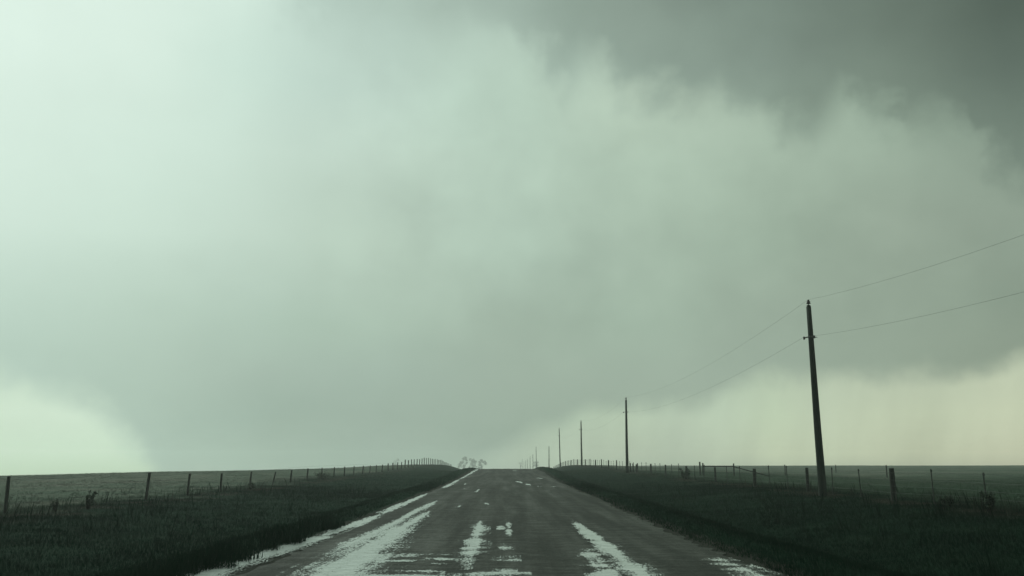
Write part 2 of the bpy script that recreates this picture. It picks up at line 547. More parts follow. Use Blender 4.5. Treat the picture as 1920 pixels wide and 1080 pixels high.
def road_top(x, y):
    z = ROADZ(y) + 0.012
    rut = sum(np.exp(-((x - c_) / 0.38) ** 2) for c_ in (-2.55, -0.75, 0.75, 2.0))
    z = z + 0.035 * (1 - (x / 3.9) ** 2) - 0.018 * rut * (1 - ss(np.abs(x), 3.0, 3.6))
    z = z + 0.012 * (fbm(x / .5, y / .9, 50) - 0.5) * (1 - ss(np.abs(x), 3.0, 3.7))
    return z


ry = np.concatenate([axis([(-60, 6, 3), (6, 40, 0.15), (40, 140, 0.4)]), 140 * 1.04 ** np.arange(1, 40)])
us = np.linspace(-1, 1, 61)
RXm = np.zeros((len(ry), len(us)))
for i, u in enumerate(us):
    RXm[:, i] = np.where(u < 0, -u * edge_x(-1, ry), u * edge_x(1, ry))
RYm = np.repeat(ry[:, None], len(us), 1)
RZm = road_top(RXm, RYm)
V = np.stack([RXm.ravel(), RYm.ravel(), RZm.ravel()], 1)
nx, ny = len(us), len(ry)
idx = np.arange(nx * ny).reshape(ny, nx)
Fc = np.stack([idx[:-1, :-1].ravel(), idx[:-1, 1:].ravel(), idx[1:, 1:].ravel(), idx[1:, :-1].ravel()], 1)


def m_road(n, b, tcn, out):
    p = tcn.outputs['Object']
    mp = n.node('ShaderNodeMapping'); n.nt.links.new(p, mp.inputs[0]); mp.inputs['Scale'].default_value = (1.6, 0.10, 1)
    streak = n.noise(mp.outputs[0], 1.0, 5, 0.6)
    fine = n.noise(p, 26.0, 4, 0.7)
    mp2 = n.node('ShaderNodeMapping'); n.nt.links.new(p, mp2.inputs[0]); mp2.inputs['Scale'].default_value = (0.8, 3.5, 1)
    wash = n.noise(mp2.outputs[0], 1.0, 4, 0.6)
    clod = n.noise(p, 5.0, 5, 0.75)
    v = n.m('ADD', n.m('MULTIPLY', streak, 0.35), n.m('ADD', n.m('MULTIPLY', fine, 0.30), n.m('MULTIPLY', clod, 0.35)))
    c_ = n.ramp(v, [(0.40, (0.020, 0.024, 0.019)), (0.5, (0.036, 0.041, 0.033)), (0.60, (0.072, 0.077, 0.064))])
    st = n.node('ShaderNodeTexVoronoi'); st.inputs['Scale'].default_value = 22.0; n.nt.links.new(p, st.inputs['Vector'])
    peb = n.sstep(st.outputs['Distance'], 0.22, 0.10)
    rnd = n.node('ShaderNodeSeparateColor'); n.nt.links.new(st.outputs['Color'], rnd.inputs[0])
    peb = n.m('MULTIPLY', peb, n.sstep(rnd.outputs[0], 0.72, 0.8))
    c_ = n.mix(peb, c_, (0.20, 0.20, 0.17, 1))
    n.put(b.inputs['Base Color'], c_)
    wet = n.sstep(n.m('ADD', n.m('MULTIPLY', wash, 0.5), n.m('MULTIPLY', streak, 0.5)), 0.42, 0.62)
    n.put(b.inputs['Roughness'], n.m('SUBTRACT', 0.86, n.m('MULTIPLY', wet, 0.24)))
    b.inputs['IOR'].default_value = 1.33; b.inputs['Specular IOR Level'].default_value = 0.35
    hgt = n.m('ADD', n.m('MULTIPLY', clod, 1.2), n.m('ADD', n.m('MULTIPLY', wash, 0.8), n.m('MULTIPLY', peb, 0.6)))
    bumpn(n, b, hgt, 0.9, 0.05)


M_ROAD = mat('wet_dirt_road', m_road)
road = link('road', raw('road', V, Fc, True), M_ROAD)
tag(road, kind='structure')

# ------------------------------------------------------------------ standing water, with a pale base colour


def m_puddle(n, b, tcn, out):
    p = tcn.outputs['Object']
    mp = n.node('ShaderNodeMapping'); n.nt.links.new(p, mp.inputs[0]); mp.inputs['Scale'].default_value = (1.2, 5.0, 1)
    a = n.noise(mp.outputs[0], 2.0, 5, 0.65)
    g = n.noise(p, 30.0, 3, 0.6)
    c_ = n.ramp(n.m('ADD', n.m('MULTIPLY', a, 0.6), n.m('MULTIPLY', g, 0.4)), [(0.35, (0.33, 0.38, 0.35)), (0.55, (0.56, 0.62, 0.59)), (0.7, (0.70, 0.76, 0.73))])  # pale mottled base colour of the water sheet
    n.put(b.inputs['Base Color'], c_)
    b.inputs['Roughness'].default_value = 0.22
    b.inputs['IOR'].default_value = 1.33
    bumpn(n, b, n.m('ADD', a, n.m('MULTIPLY', g, 0.4)), 0.25, 0.01)
    # where the pale sheet thins out the mud shows through
    cv = n.node('ShaderNodeAttribute'); cv.attribute_name = 'cover'
    tr = n.node('ShaderNodeBsdfTransparent'); mxs = n.node('ShaderNodeMixShader')
    n.put(mxs.inputs[0], cv.outputs['Fac']); n.nt.links.new(tr.outputs[0], mxs.inputs[1]); n.nt.links.new(b.outputs[0], mxs.inputs[2])
    n.nt.links.new(mxs.outputs[0], out.inputs[0])


M_PUDDLE = mat('pale_water', m_puddle)


def puddle(y0, y1, cfn, wfn, amount=1.0, comb=0.35, taper=0.12, seed=1, ragged=0.45, along=0.7):
    ys = [y0]
    while ys[-1] < y1:
        ys.append(ys[-1] + max(0.02, ys[-1] ** 2 * 0.00024))
    quads, covs = [], []
    for ya, yb in zip(ys, ys[1:]):
        ym = 0.5 * (ya + yb); c_ = cfn(ym); w_ = wfn(ym)
        dx = max(0.008, ym * 0.0009)
        xs = np.arange(c_ - 1.8 * w_, c_ + 1.8 * w_, dx)
        xs = np.floor(xs / dx) * dx
        t = (ym - y0) / (y1 - y0)
        end = min(1.0, t / taper + (0.35 if y0 < 11 else 0), (1 - t) / taper)
        core = 1 - np.abs(xs - c_) / w_ * 0.9
        n1 = fbm(xs / 0.35, xs * 0 + ym / 1.0, seed) - 0.5
        n2 = vn(xs / 0.55, xs * 0 + ym / (0.07 + ym * 0.006), seed + 5) - 0.5
        n3 = vn(xs / (dx * 1.3), xs * 0 + ym / ((yb - ya) * 1.2), seed + 9) - 0.5
        n4 = fbm(xs / 0.10, xs * 0 + ym / 3.5, seed + 13, 2) - 0.5
        val = core * 0.8 * amount - (1 - end) * 0.8 + ragged * 0.9 * n1 + comb * 1.5 * n2 + 0.85 * n3 + 1.0 * along * n4
        keep = val > 0.0
        for x in xs[keep]:
            quads.append((x, ya, x + dx, yb))
        covs.append(val[keep])
    if not quads: return None
    q = np.array(quads)
    X = np.stack([q[:, 0], q[:, 2], q[:, 2], q[:, 0]], 1)
    Y = np.stack([q[:, 1], q[:, 1], q[:, 3], q[:, 3]], 1)
    Z = np.maximum(road_top(X, Y), H(X, Y, False)) + 0.005 + Y * 0.0002
    V_ = np.stack([X.ravel(), Y.ravel(), Z.ravel()], 1)
    me = raw('puddle', V_, np.arange(len(V_)).reshape(-1, 4))
    cv = np.concatenate(covs); at_ = me.attributes.new('cover', 'FLOAT', 'FACE')
    at_.data.foreach_set('value', (ss(cv, -0.02, 0.42) * 0.95).astype(np.float32))
    o = link('puddle', me, M_PUDDLE)
    tag(o, kind='structure')
    return o


def ip(xs, ys):
    return lambda t: float(np.interp(t, xs, ys))


# ditch-side ribbon on the left, broken twice
puddle(8, 19.5, ip([8, 12.6, 16, 19.5], [-4.25, -4.25, -4.1, -3.98]), ip([8, 12.6, 19.5], [.38, .31, .24]), 1.15, .15, .05, 11)
puddle(18.8, 27.0, ip([18, 22, 27], [-3.98, -3.95, -3.85]), ip([18, 24, 27], [.25, .22, .15]), 1.0, .25, .12, 14)
puddle(26, 43, ip([26, 34, 43], [-3.9, -3.85, -3.85]), ip([26, 34, 43], [.17, .2, .13]), 1.1, .15, .12, 17)
puddle(50, 68, ip([50, 68], [-3.65, -3.75]), ip([50, 58, 68], [.16, .18, .12]), 1.2, .1, .12, 19)
puddle(68, 113, ip([68, 113], [-3.72, -3.62]), ip([68, 90, 113], [.12, .19, .15]), 1.15, .1, .08, 23)
# left wheel track: broad, with a thin outer strip
puddle(8, 30, ip([8, 12.6, 18, 24, 30], [-2.25, -2.35, -2.55, -2.55, -2.5]), ip([8, 12.6, 18, 24, 30], [.75, .62, .44, .27, .12]), 1.05, .22, .15, 29)
puddle(15, 36, ip([15, 20, 36], [-3.08, -3.02, -2.8]), ip([15, 20, 36], [.18, .16, .12]), .95, .15, .12, 31)
# middle track, washboard streaks
puddle(12.5, 24, ip([12.5, 17, 24], [-.58, -.62, -.72]), ip([12.5, 17, 24], [.15, .19, .15]), .95, .6, .15, 37)
puddle(13.5, 15.2, ip([13, 15], [-1.2, -1.2]), ip([13, 15], [.8, .8]), .1, 1.1, .3, 38)
puddle(11.5, 12.9, ip([11, 13], [-1.0, -1.0]), ip([11, 13], [.75, .75]), .15, 1.1, .3, 39)
puddle(17.5, 24, ip([17, 24], [.06, .05]), ip([17, 24], [.05, .06]), .65, .5, .15, 43)
puddle(15.6, 17.2, ip([15, 17], [-.02, -.02]), ip([15, 17], [.10, .10]), .4, .8, .2, 44)
puddle(11.8, 13.4, ip([11, 14], [-.02, -.02]), ip([11, 14], [.10, .10]), .4, .8, .2, 45)
# right wheel track
puddle(8, 24.5, ip([8, 12.6, 17, 24.5], [1.86, 1.86, 1.88, 1.80]), ip([8, 12.6, 17, 24.5], [.26, .20, .17, .14]), .92, .45, .15, 47)
puddle(8, 16.5, ip([8, 12.6, 16.5], [1.40, 1.42, 1.52]), ip([8, 12.6, 16.5], [.28, .22, .14]), .72, .7, .2, 48)
# right-hand road edge
puddle(10, 15.5, ip([10, 12.6, 15.5], [3.55, 3.5, 3.42]), ip([10, 12.6, 15.5], [.3, .22, .13]), .25, .5, .2, 53)
# small far ones, each following its own line on the road
for k, (line, wd, am) in enumerate([([(968, 902.5), (980, 907)], .17, 1.0), ([(985, 907.5), (995, 911)], .15, 1.0), ([(961, 881.8), (968, 883)], .2, .8), ([(973, 889.5), (979, 890.8)], .14, .6),
                                    ([(1010, 896.5), (1016, 898)], .18, .8), ([(1008, 911.5), (1014, 913)], .12, .6), ([(1035, 912.3), (1039, 913.3)], .12, .7),
                                    ([(898, 917.5), (891, 924.5)], .07, 1.0), ([(874, 906), (868, 910)], .08, .7), ([(873, 915), (868, 918.5)], .08, .6),
                                    ([(862, 950), (856, 953)], .08, .7), ([(907, 945), (915, 947)], .09, .7), ([(936, 990), (934, 996)], .1, .5)]):
    pts_ = []
    for px0, py0 in line:
        best = min(np.arange(14, 118, 0.25), key=lambda y: abs(at(px0, py0, y)[1] - float(ROADZ(y)) - .03))
        pts_.append((best, at(px0, py0, best)[0]))
    pts_.sort()
    a_, b_ = pts_[0], pts_[-1]
    if b_[0] - a_[0] < 1.5: b_ = (a_[0] + 1.5, b_[1])
    puddle(a_[0], b_[0], ip([a_[0], b_[0]], [a_[1], b_[1]]), (lambda t, a=wd: a), am, .2, .2, 60 + k)

# ------------------------------------------------------------------ grass (uncountable)


def blades(n, d0, d1, wk, hmin, hmax, keep, seed, spread=0.72, clump=True):
    r = np.random.default_rng(seed)
    d = np.exp(r.uniform(math.log(d0), math.log(d1), n))
    t = r.uniform(-spread, spread, n)
    x = d * t; y = d + 0 * d
    k = keep(x, y, r)
    x = x[k]; y = y[k]; d = d[k]; n = len(x)
    cl = fbm(x / 0.9, y / 0.9, 77, 3)
    cl2 = fbm(x / 9, y / 9, 78, 2)
    h = r.uniform(hmin, hmax, n) * (0.45 + 1.1 * cl) * (0.7 + 0.6 * cl2)
    wd = wk * d * r.uniform(0.6, 1.3, n)
    a = r.uniform(0, 2 * math.pi, n)
    ln = r.uniform(0.1, 0.6, n) * h; la = r.uniform(0, 2 * math.pi, n) * 0.5 + 0.4
    z = H(x, y, False) - 0.02
    dx = np.cos(a) * wd; dy = np.sin(a) * wd
    P0 = np.stack([x - dx, y - dy, z], 1); P1 = np.stack([x + dx, y + dy, z], 1)
    P2 = np.stack([x + np.cos(la) * ln * .45 + dx * .55, y + np.sin(la) * ln * .45 + dy * .55, z + h * 0.6], 1)
    P3 = np.stack([x + np.cos(la) * ln * .45 - dx * .55, y + np.sin(la) * ln * .45 - dy * .55, z + h * 0.6], 1)
    P4 = np.stack([x + np.cos(la) * ln, y + np.sin(la) * ln, z + h * 0.97], 1)
    Vv = np.stack([P0, P1, P2, P3, P4], 1).reshape(-1, 3)
    i0 = np.arange(n)[:, None] * 5
    T = np.concatenate([i0 + np.array([[0, 1, 2]]), i0 + np.array([[0, 2, 3]]), i0 + np.array([[3, 2, 4]])], 1).reshape(-1, 3)
    return Vv, T


def keep_verge(x, y, r):
    e = 4.15 + 0.25 * (fbm(y / 1.2, y * 0 + np.sign(x), 90) - 0.5)
    e = np.where(x < 0, e + 0.15 * (y < 45), e - 0.2)
    return (np.abs(x) > e) & (np.abs(x) < 19 + 3 * r.uniform(-1, 1, len(x)))


def keep_field(x, y, r):
    return (np.abs(x) > 16) & (np.hypot(x, y) < 320)


def keep_edge(x, y, r):
    # tussocks standing in the water along the left edge
    c_ = vn(x / 0.35, y / 0.45, 95)
    return (x > -4.9) & (x < -4.0 - 0.15 * vn(y / .8, y * 0, 96)) & (c_ > 0.52)


sets = [blades(330000, 7.5, 60, 0.00048, 0.04, 0.11, keep_verge, 1),
        blades(80000, 45, 200, 0.0005, 0.04, 0.11, keep_verge, 2, 0.3),
        blades(200000, 22, 300, 0.0005, 0.04, 0.11, keep_field, 3, 0.78),
        blades(60000, 7.5, 60, 0.0004, 0.04, 0.12, lambda x, y, r: (np.abs(x) > 3.45 + 0.7 * r.uniform(0, 1, len(x)) ** 0.6) & (np.abs(x) < 4.3) & (vn(x / .3, y / .6, 131) > .45) & (x > 0), 6, .5),
        blades(150000, 9, 24, 0.0004, 0.12, 0.42, keep_edge, 4, 0.5),
        blades(26000, 6, 60, 0.0006, 0.3, 0.6, lambda x, y, r: keep_verge(x, y, r) & (fbm(x / 1.1, y / 1.1, 120) > 0.62) & (np.abs(x) > 8), 5)]
Vs, Ts, off = [], [], 0
for v_, t_ in sets:
    Vs.append(v_); Ts.append(t_ + off); off += len(v_)
grass = link('grass', raw('grass', np.concatenate(Vs), np.concatenate(Ts)), M_GRASS)
tag(grass, 'dark green prairie grass filling the ditches and fields either side of the road', 'grass', kind='stuff')

# ------------------------------------------------------------------ timber and metal


def m_wood(col0, col1):
    def f(n, b, tcn, out):
        mp = n.node('ShaderNodeMapping'); n.nt.links.new(tcn.outputs['Object'], mp.inputs[0]); mp.inputs['Scale'].default_value = (14, 14, 1.2)
        v = n.noise(mp.outputs[0], 1.0, 5, 0.65)
        n.put(b.inputs['Base Color'], n.ramp(v, [(0.3, col0), (0.7, col1)]))
        b.inputs['Roughness'].default_value = 0.85; b.inputs['Specular IOR Level'].default_value = 0.2
        bumpn(n, b, v, 0.5, 0.01)
    return f


M_POLE = mat('creosoted_pole', m_wood((0.014, 0.023, 0.018), (0.034, 0.046, 0.036)))
M_POST = mat('wet_cedar_post', m_wood((0.018, 0.024, 0.020), (0.05, 0.055, 0.045)))
M_PALE = mat('bare_grey_timber', m_wood((0.16, 0.19, 0.16), (0.28, 0.31, 0.27)))


def m_steel(n, b, tcn, out):
    v = n.noise(tcn.outputs['Object'], 9.0, 4, 0.6)
    n.put(b.inputs['Base Color'], n.ramp(v, [(0.35, (0.022, 0.032, 0.026)), (0.65, (0.05, 0.055, 0.042))]))
    b.inputs['Roughness'].default_value = 0.6


def m_wire(n, b, tcn, out):
    b.inputs['Base Color'].default_value = (0.05, 0.06, 0.055, 1); b.inputs['Roughness'].default_value = 0.6


def m_porc(n, b, tcn, out):
    b.inputs['Base Color'].default_value = (0.02, 0.018, 0.015, 1); b.inputs['Roughness'].default_value = 0.35


M_STEEL = mat('weathered_steel', m_steel); M_WIRE = mat('aged_wire', m_wire); M_PORC = mat('brown_porcelain', m_porc)

# ------------------------------------------------------------------ utility poles
PH = 9.0


def make_pole():
    root = empty('utility_pole', (0, 0, 0))
    bm = bmesh.new()
    zs = [-0.8, 0, 1.5, 3, 4.5, 6, 7.5, PH - .04, PH]
    tube(bm, [(random.uniform(-.012, .012), random.uniform(-.012, .012), z) for z in zs],
         [.185 - .075 * max(0, z) / PH - (.012 if z == PH else 0) for z in zs], 16, True, 0.02)
    done(bm, 'shaft', M_POLE, root)
    bm = bmesh.new(); tube(bm, [(0, 0, PH - .02), (0, 0, PH + .14)], .018, 8); done(bm, 'insulator_pin', M_STEEL, root)
    bm = bmesh.new()
    lathe(bm, [(.03, PH + .09), (.10, PH + .11), (.105, PH + .14), (.06, PH + .17), (.085, PH + .19), (.085, PH + .22), (.04, PH + .25), (.055, PH + .27), (.05, PH + .30), (.01, PH + .31)], n=14)
    done(bm, 'top_insulator', M_PORC, root)
    bm = bmesh.new(); z = PH - 1.55
    tube(bm, [(-.34, 0, z - .03), (-.2, 0, z + .01), (0, -.13, z + .02), (.15, 0, z + .02), (.30, 0, z + .015)], [.02, .028, .03, .025, .014], 8)
    box(bm, -.14, .14, -.165, -.135, z - .06, z + .08)
    done(bm, 'neutral_bracket', M_STEEL, root)
    bm = bmesh.new()
    lathe(bm, [(.02, z - .10), (.055, z - .08), (.035, z - .04), (.055, z - .01), (.05, z + .03), (.015, z + .05)], (-.33, 0, 0), 12)
    done(bm, 'spool_insulator', M_PORC, root)
    return root


def copy_tree(o, parent=None):
    c_ = o.copy(); COL.objects.link(c_)
    if parent: c_.parent = parent
    for ch in [q for q in kids.get(o.name, [])]:
        copy_tree(ch, c_)
    return c_


# (base px, distance, top py, label)
poles = [
    (1541, 40.0, 562, 'tall dark wooden utility pole standing nearest, on the grass by the right fence'),
    (1176, 104, 745, 'second nearest utility pole, rising beside the braced wooden fence corner'),
    (1091, 168, 788, 'third utility pole, standing behind the fence on the crest of the grassy mound'),
    (1050.5, 236, 802, 'fourth utility pole, at the left foot of the grassy fence mound'),
    (1029.5, 296, 836, 'short looking upright utility pole in the dip between the two grassy mounds'),
    (1006, 400, 837, 'leaning utility pole right of the little row of faint far poles'),
    (999.3, 470, 851.5, 'utility pole second from the right in the faint far row past the crest'),
    (994, 530, 855, 'utility pole third from the right in the faint far row past the crest'),
    (989, 600, 860, 'utility pole fourth from the right in the faint far row past the crest'),
    (985.5, 680, 863, 'utility pole fifth from the right in the faint far row past the crest'),
    (982.5, 760, 864, 'utility pole sixth from the right in the faint far row past the crest'),
    (979.5, 860, 860, 'farthest utility pole, leftmost of the faint row beyond the road crest'),
]
proto = make_pole()
kids = {proto.name: [c_ for c_ in COL.objects if c_.parent == proto]}
tops, neut = [], []
behind = [(14.6, -64, 10.2), (14.6, -128, 10.2)]
for i, (px, y, pty, lab) in enumerate(poles):
    o = proto if i == 0 else copy_tree(proto)
    gpy = 880
    x, _ = at(px, 880 if i else 905, y)
    _, zt = at(px, pty, y)
    zg = h1(x, y)
    hh = zt - zg
    sc = min(1.25, max(0.9, (hh) / (PH + .31)))
    o.location = (x, y, zt - (PH + .31) * sc)
    o.scale = (1, 1, sc)
    if i == 0: o.rotation_euler = (0, R(-0.1), 0)
    elif i == 1: o.rotation_euler = (0, R(0.6), 0)
    elif i in (3, 5): o.rotation_euler = (0, R(-0.9), R(5))
    elif i == 4: o.rotation_euler = (0, R(0.3), 0)
    tag(o, lab, 'utility pole', 'utility poles running along the right side of the road')
    mt = o.rotation_euler.to_matrix()
    tops.append(Vector(o.location) + mt @ Vector((0, 0, (PH + .31) * sc)))
    neut.append(Vector(o.location) + mt @ Vector((-.34, 0, (PH - 1.53) * sc)))


def catenary(a, b, sag, n):
    return [a.lerp(b, t) - Vector((0, 0, 4 * sag * t * (1 - t))) for t in np.linspace(0, 1, n)]


x1 = tops[0].x
# the next pole back up the road stands behind the camera and carries the near ends of both wires
back = Vector((x1 - 0.1, -24.0, 0)); bz = h1(back.x, back.y)
bp = copy_tree(proto); bp.location = (back.x, back.y, bz); bp.rotation_euler = (0, 0, 0)
tag(bp, 'utility pole behind the viewer that carries the near ends of the wires', 'utility pole', 'utility poles running along the right side of the road')
for nm, pts, d0, lab in (('overhead_wire', tops, Vector((back.x, back.y, bz + PH + .31)), 'upper thin power wire strung over the tops of the utility poles'),
                         ('overhead_wire', neut, Vector((back.x - .3, back.y, bz + PH - 1.53)), 'lower thin power wire strung along brackets below the pole tops')):
    bm = bmesh.new()
    seq = [d0] + pts[:5]
    path = []
    for k, (a, b_) in enumerate(zip(seq, seq[1:])):
        cpts = catenary(a, b_, (1.95 if nm == 'overhead_wire' and pts is tops else 1.75) if k == 0 else 0.95, 28)
        path += cpts if not path else cpts[1:]
    tube(bm, path, 0.0038, 5)
    o = done(bm, nm, M_WIRE)
    tag(o, lab, 'power line', 'power wires between the utility poles')

# ------------------------------------------------------------------ fences


def wood_post_mesh(h, r, seed):
    random.seed(seed)
    bm = bmesh.new()
    lx, ly = random.uniform(-.02, .02), random.uniform(-.02, .02)
    zs = [-.35, 0, h * .35, h * .7, h - .02, h]
    tube(bm, [(lx * z / h, ly * z / h, z) for z in zs], [r * 1.05, r * 1.03, r, r * .97, r * .94, r * .85], 10, True, .06)
    bmesh.ops.recalc_face_normals(bm, faces=bm.faces[:])
    me = bpy.data.meshes.new('fence_post'); bm.to_mesh(me); bm.free(); me.materials.append(M_POST)
    return me


def t_post_mesh(h):
    bm = bmesh.new()
    box(bm, -.022, .022, -.004, .004, -.35, h)
    box(bm, -.004, .004, .004, .034, -.35, h)
    for k in range(int(h / .09)):
        box(bm, -.007, .007, -.012, -.004, .1 + k * .09, .125 + k * .09)
    box(bm, -.03, .03, -.02, .015, h - .10, h - .03)
    me = bpy.data.meshes.new('steel_post'); bm.to_mesh(me); bm.free(); me.materials.append(M_STEEL)
    return me


LF = empty('wire_fence', (-16.5, 28.9, h1(-16.5, 28.9)))
tag(LF, 'post and barbed wire fence along the left side of the road, over the hill', 'fence')
RF = empty('wire_fence', (15.3, 34.5, h1(15.3, 34.5)))
tag(RF, 'fence of thick wooden and thin steel posts along the right side of the road', 'fence')


def put(root, name, me, x, y, z, tilt=0.0, s_=1.0, tx=0.0):
    o = bpy.data.objects.new(name, me); COL.objects.link(o); o.parent = root
    o.location = Vector((x, y, z)) - root.location
    o.rotation_euler = (tx, tilt, random.uniform(0, .3))
    o.scale = (1, 1, s_)
    return o


wm_ = [wood_post_mesh(1.25, .055 + .008 * k, 100 + k) for k in range(4)]
thin_ = [wood_post_mesh(1.22, .050 + .007 * k, 110 + k) for k in range(3)]
far_ = [wood_post_mesh(1.34, .075 + .008 * k, 120 + k) for k in range(3)]
K = 1635.0
lp = [(18, 893, 0), (277.5, 886, 3), (354, 888, 2), (415, 887.5, .5), (469, 884.5, 3), (512, 888.5, 9), (545, 884, 4), (576, 881, 2), (603, 880, 0), (626, 877, 1), (645.5, 875, 1), (663, 873.5, .5),
      (679.5, 873.5, 5), (693, 873, 2), (705, 873, 0), (716, 875, 3), (727.5, 874, 0), (736.5, 875, -2), (745, 875, 1), (752.5, 875, 0)]
rows_l = []
for px, pty, tl in lp:
    y = 16.5 * K / (950 - px)
    rows_l.append((y, pty, tl))
yy = rows_l[-1][0] + 5
while yy < 262:
    rows_l.append((yy, None, random.uniform(-2, 2))); yy += 4.7
rows_l = [(r0 - 28.9 + 18.5, None, 1) for r0 in (28.9, 34.0)][:1] + [(23.6, None, 1)] + rows_l
for y, pty, tl in rows_l:
    x = -16.5
    z = h1(x, y)
    if pty is None:
        hgt = 1.22 + random.uniform(-.08, .08)
    else:
        x = at(950 - 16.5 * K / y, 890, y)[0]
        hgt = at(950, pty, y)[1] - z
        hgt = min(max(hgt, .95), 1.5)
    far = y > 120
    me = wm_[0] if y < 34 and pty == 893 else random.choice(far_ if far else thin_)
    s_ = hgt / (1.25 if me in wm_ else 1.22) if not far else hgt / 1.24
    put(LF, 'fence_post', me, x, y, z, R(tl), s_)

ns = 0
TP = t_post_mesh(1.22)
thick = [(24.7, None), (34.6, 878), (44.4, 877), (53.9, 879), (64.0, 878.5), (74.3, 877.5), (84.0, 873), (92.5, 871), (102, 871.5), (111.5, 871)]
for k in range(18): thick.append((121.3 + 9.6 * k, None))
for k, (y, pty) in enumerate(thick):
    x = 15.3; z = h1(x, y)
    hgt = 1.25 + random.uniform(-.06, .06) if pty is None else min(1.45, max(1.1, at(950, pty, y)[1] - z))
    me = wm_[(k * 2 + 1) % 4]
    o = put(RF, 'wooden_post', me, x, y, z, R(-1.2 if k == 1 else random.uniform(-1.5, 1.5)), hgt / 1.25)
    if y < 60: o.scale = (1.35, 1.35, hgt / 1.25)
    elif y < 110: o.scale = (1.2, 1.2, hgt / 1.25)
    else: o.scale = (1.35, 1.35, hgt / 1.2)
    if k + 1 < len(thick):
        y2 = thick[k + 1][0]
        for q in (1 / 3, 2 / 3):
            yt = y + (y2 - y) * q + random.uniform(-.1, .1); zt = h1(x, yt)
            if ns < 98:
                put(RF, 'steel_post', TP, x, yt, zt, R(random.uniform(-2, 2)), 1 + random.uniform(-.03, .06)); ns += 1


def fence_wires(root, x, y0, y1, hs, r=.0028):
    ys = np.arange(y0, y1, 4.0)
    for hgt in hs:
        bm = bmesh.new()
        pts = [Vector((x + random.uniform(-.03, .03), y, h1(x, y) + hgt + random.uniform(-.02, .02))) - root.location for y in ys]
        tube(bm, pts, r, 4)
        for p, p2 in zip(pts[:22], pts[1:]):
            for q in np.arange(0, 1, .06):
                c_ = p.lerp(p2, q)
                tube(bm, [c_ - Vector((.02, 0, .015)), c_ + Vector((.02, 0, .015))], .0016, 3)
        done(bm, 'barbed_wire', M_WIRE, root)


fence_wires(LF, -16.42, 14, 258, (.35, .6, .85, 1.1))
fence_wires(RF, 15.22, 14, 280, (.35, .6, .85, 1.1))

# braced corner by the second pole
yb = 107.0
cb = empty('fence_brace', (at(1187, 888, yb)[0], yb, h1(at(1187, 888, yb)[0], yb)))
tag(cb, 'three stout wooden corner posts with a pale diagonal brace, right of the second pole', 'fence brace')
for px, pty in ((1182.3, 868), (1187.6, 869), (1193.8, 870.5)):
    x = at(px, 888, yb)[0]; z = h1(x, yb)
    hgt = at(px, pty, yb)[1] - z
    put(cb, 'corner_post', wm_[2], x, yb, z, 0, hgt / 1.25).scale = (1.3, 1.3, hgt / 1.25)
bm = bmesh.new()
a = Vector((at(1187.2, 875, yb)[0], yb - .15, at(1187, 875, yb)[1])) - cb.location
b_ = Vector((at(1190.8, 890, yb)[0], yb - .35, h1(cb.location.x, yb))) - cb.location
tube(bm, [a, b_], .045, 8, True, .05); done(bm, 'diagonal_brace', M_PALE, cb)

# H brace in the field
yb = 88.0
x0 = at(1318.5, 890, yb)[0]; x1_ = at(1376.3, 890, yb)[0]; x2_ = at(1442, 898, yb)[0]; xg = at(1313.2, 890, yb)[0]
z0 = h1(x0, yb)
hb = empty('field_brace', (x0, yb, z0))
tag(hb, 'wooden brace frame in the right field with level top rail and sloping rail', 'fence brace')
for x, pty, rr in ((xg, 866, 2), (x0, 868, 1), (x1_, 869, 1)):
    z = h1(x, yb); hgt = at(1350, pty, yb)[1] - z
    put(hb, 'upright_post', wm_[rr], x, yb, z, 0, hgt / 1.25).scale = (1.15, 1.15, hgt / 1.25)
zr = at(1350, 874.3, yb)[1]
bm = bmesh.new(); tube(bm, [Vector((x0, yb - .02, zr)) - hb.location, Vector((x1_, yb - .02, zr)) - hb.location], .05, 8, True, .05); done(bm, 'top_rail', M_POST, hb)
bm = bmesh.new(); tube(bm, [Vector((x1_ + .05, yb, zr - .05)) - hb.location, Vector((x2_, yb, h1(x2_, yb) + .05)) - hb.location], .05, 8, True, .05); done(bm, 'sloping_rail', M_POST, hb)

for px, pty, y, lab in ((1662.5, 872, 96, 'lone wooden post in the right field just behind a thick fence post'),
                        (1567.5, 871.5, 130, 'faint lone post in the right field, just right of the nearest utility pole'),
                        (1472, 871.5, 100, 'slim taller post in the right field between brace frame and nearest utility pole')):
    x = at(px, 885, y)[0]; z = h1(x, y); hgt = at(px, pty, y)[1] - z
    o = link('field_post', wm_[1].copy(), None); o.location = (x, y, z); o.scale = (1 if y > 97 else 1.2, 1, hgt / 1.25)
    tag(o, lab, 'post')

# ------------------------------------------------------------------ bushes and weeds


def m_leaf(c0, c1):
    def f(n, b, tcn, out):
        g = n.node('ShaderNodeNewGeometry')
        n.put(b.inputs['Base Color'], n.ramp(g.outputs['Random Per Island'], [(0, c0), (1, c1)]))
        b.inputs['Roughness'].default_value = 0.75; b.inputs['Specular IOR Level'].default_value = 0.2
    return f


M_LEAF = mat('weed_leaf', m_leaf((0.028, 0.050, 0.034), (0.060, 0.085, 0.055)))
M_TREE = mat('cottonwood_leaf', m_leaf((0.04, 0.07, 0.045), (0.08, 0.12, 0.07)))
M_STEM = mat('weed_stem', m_wood((0.02, 0.024, 0.018), (0.05, 0.05, 0.04)))


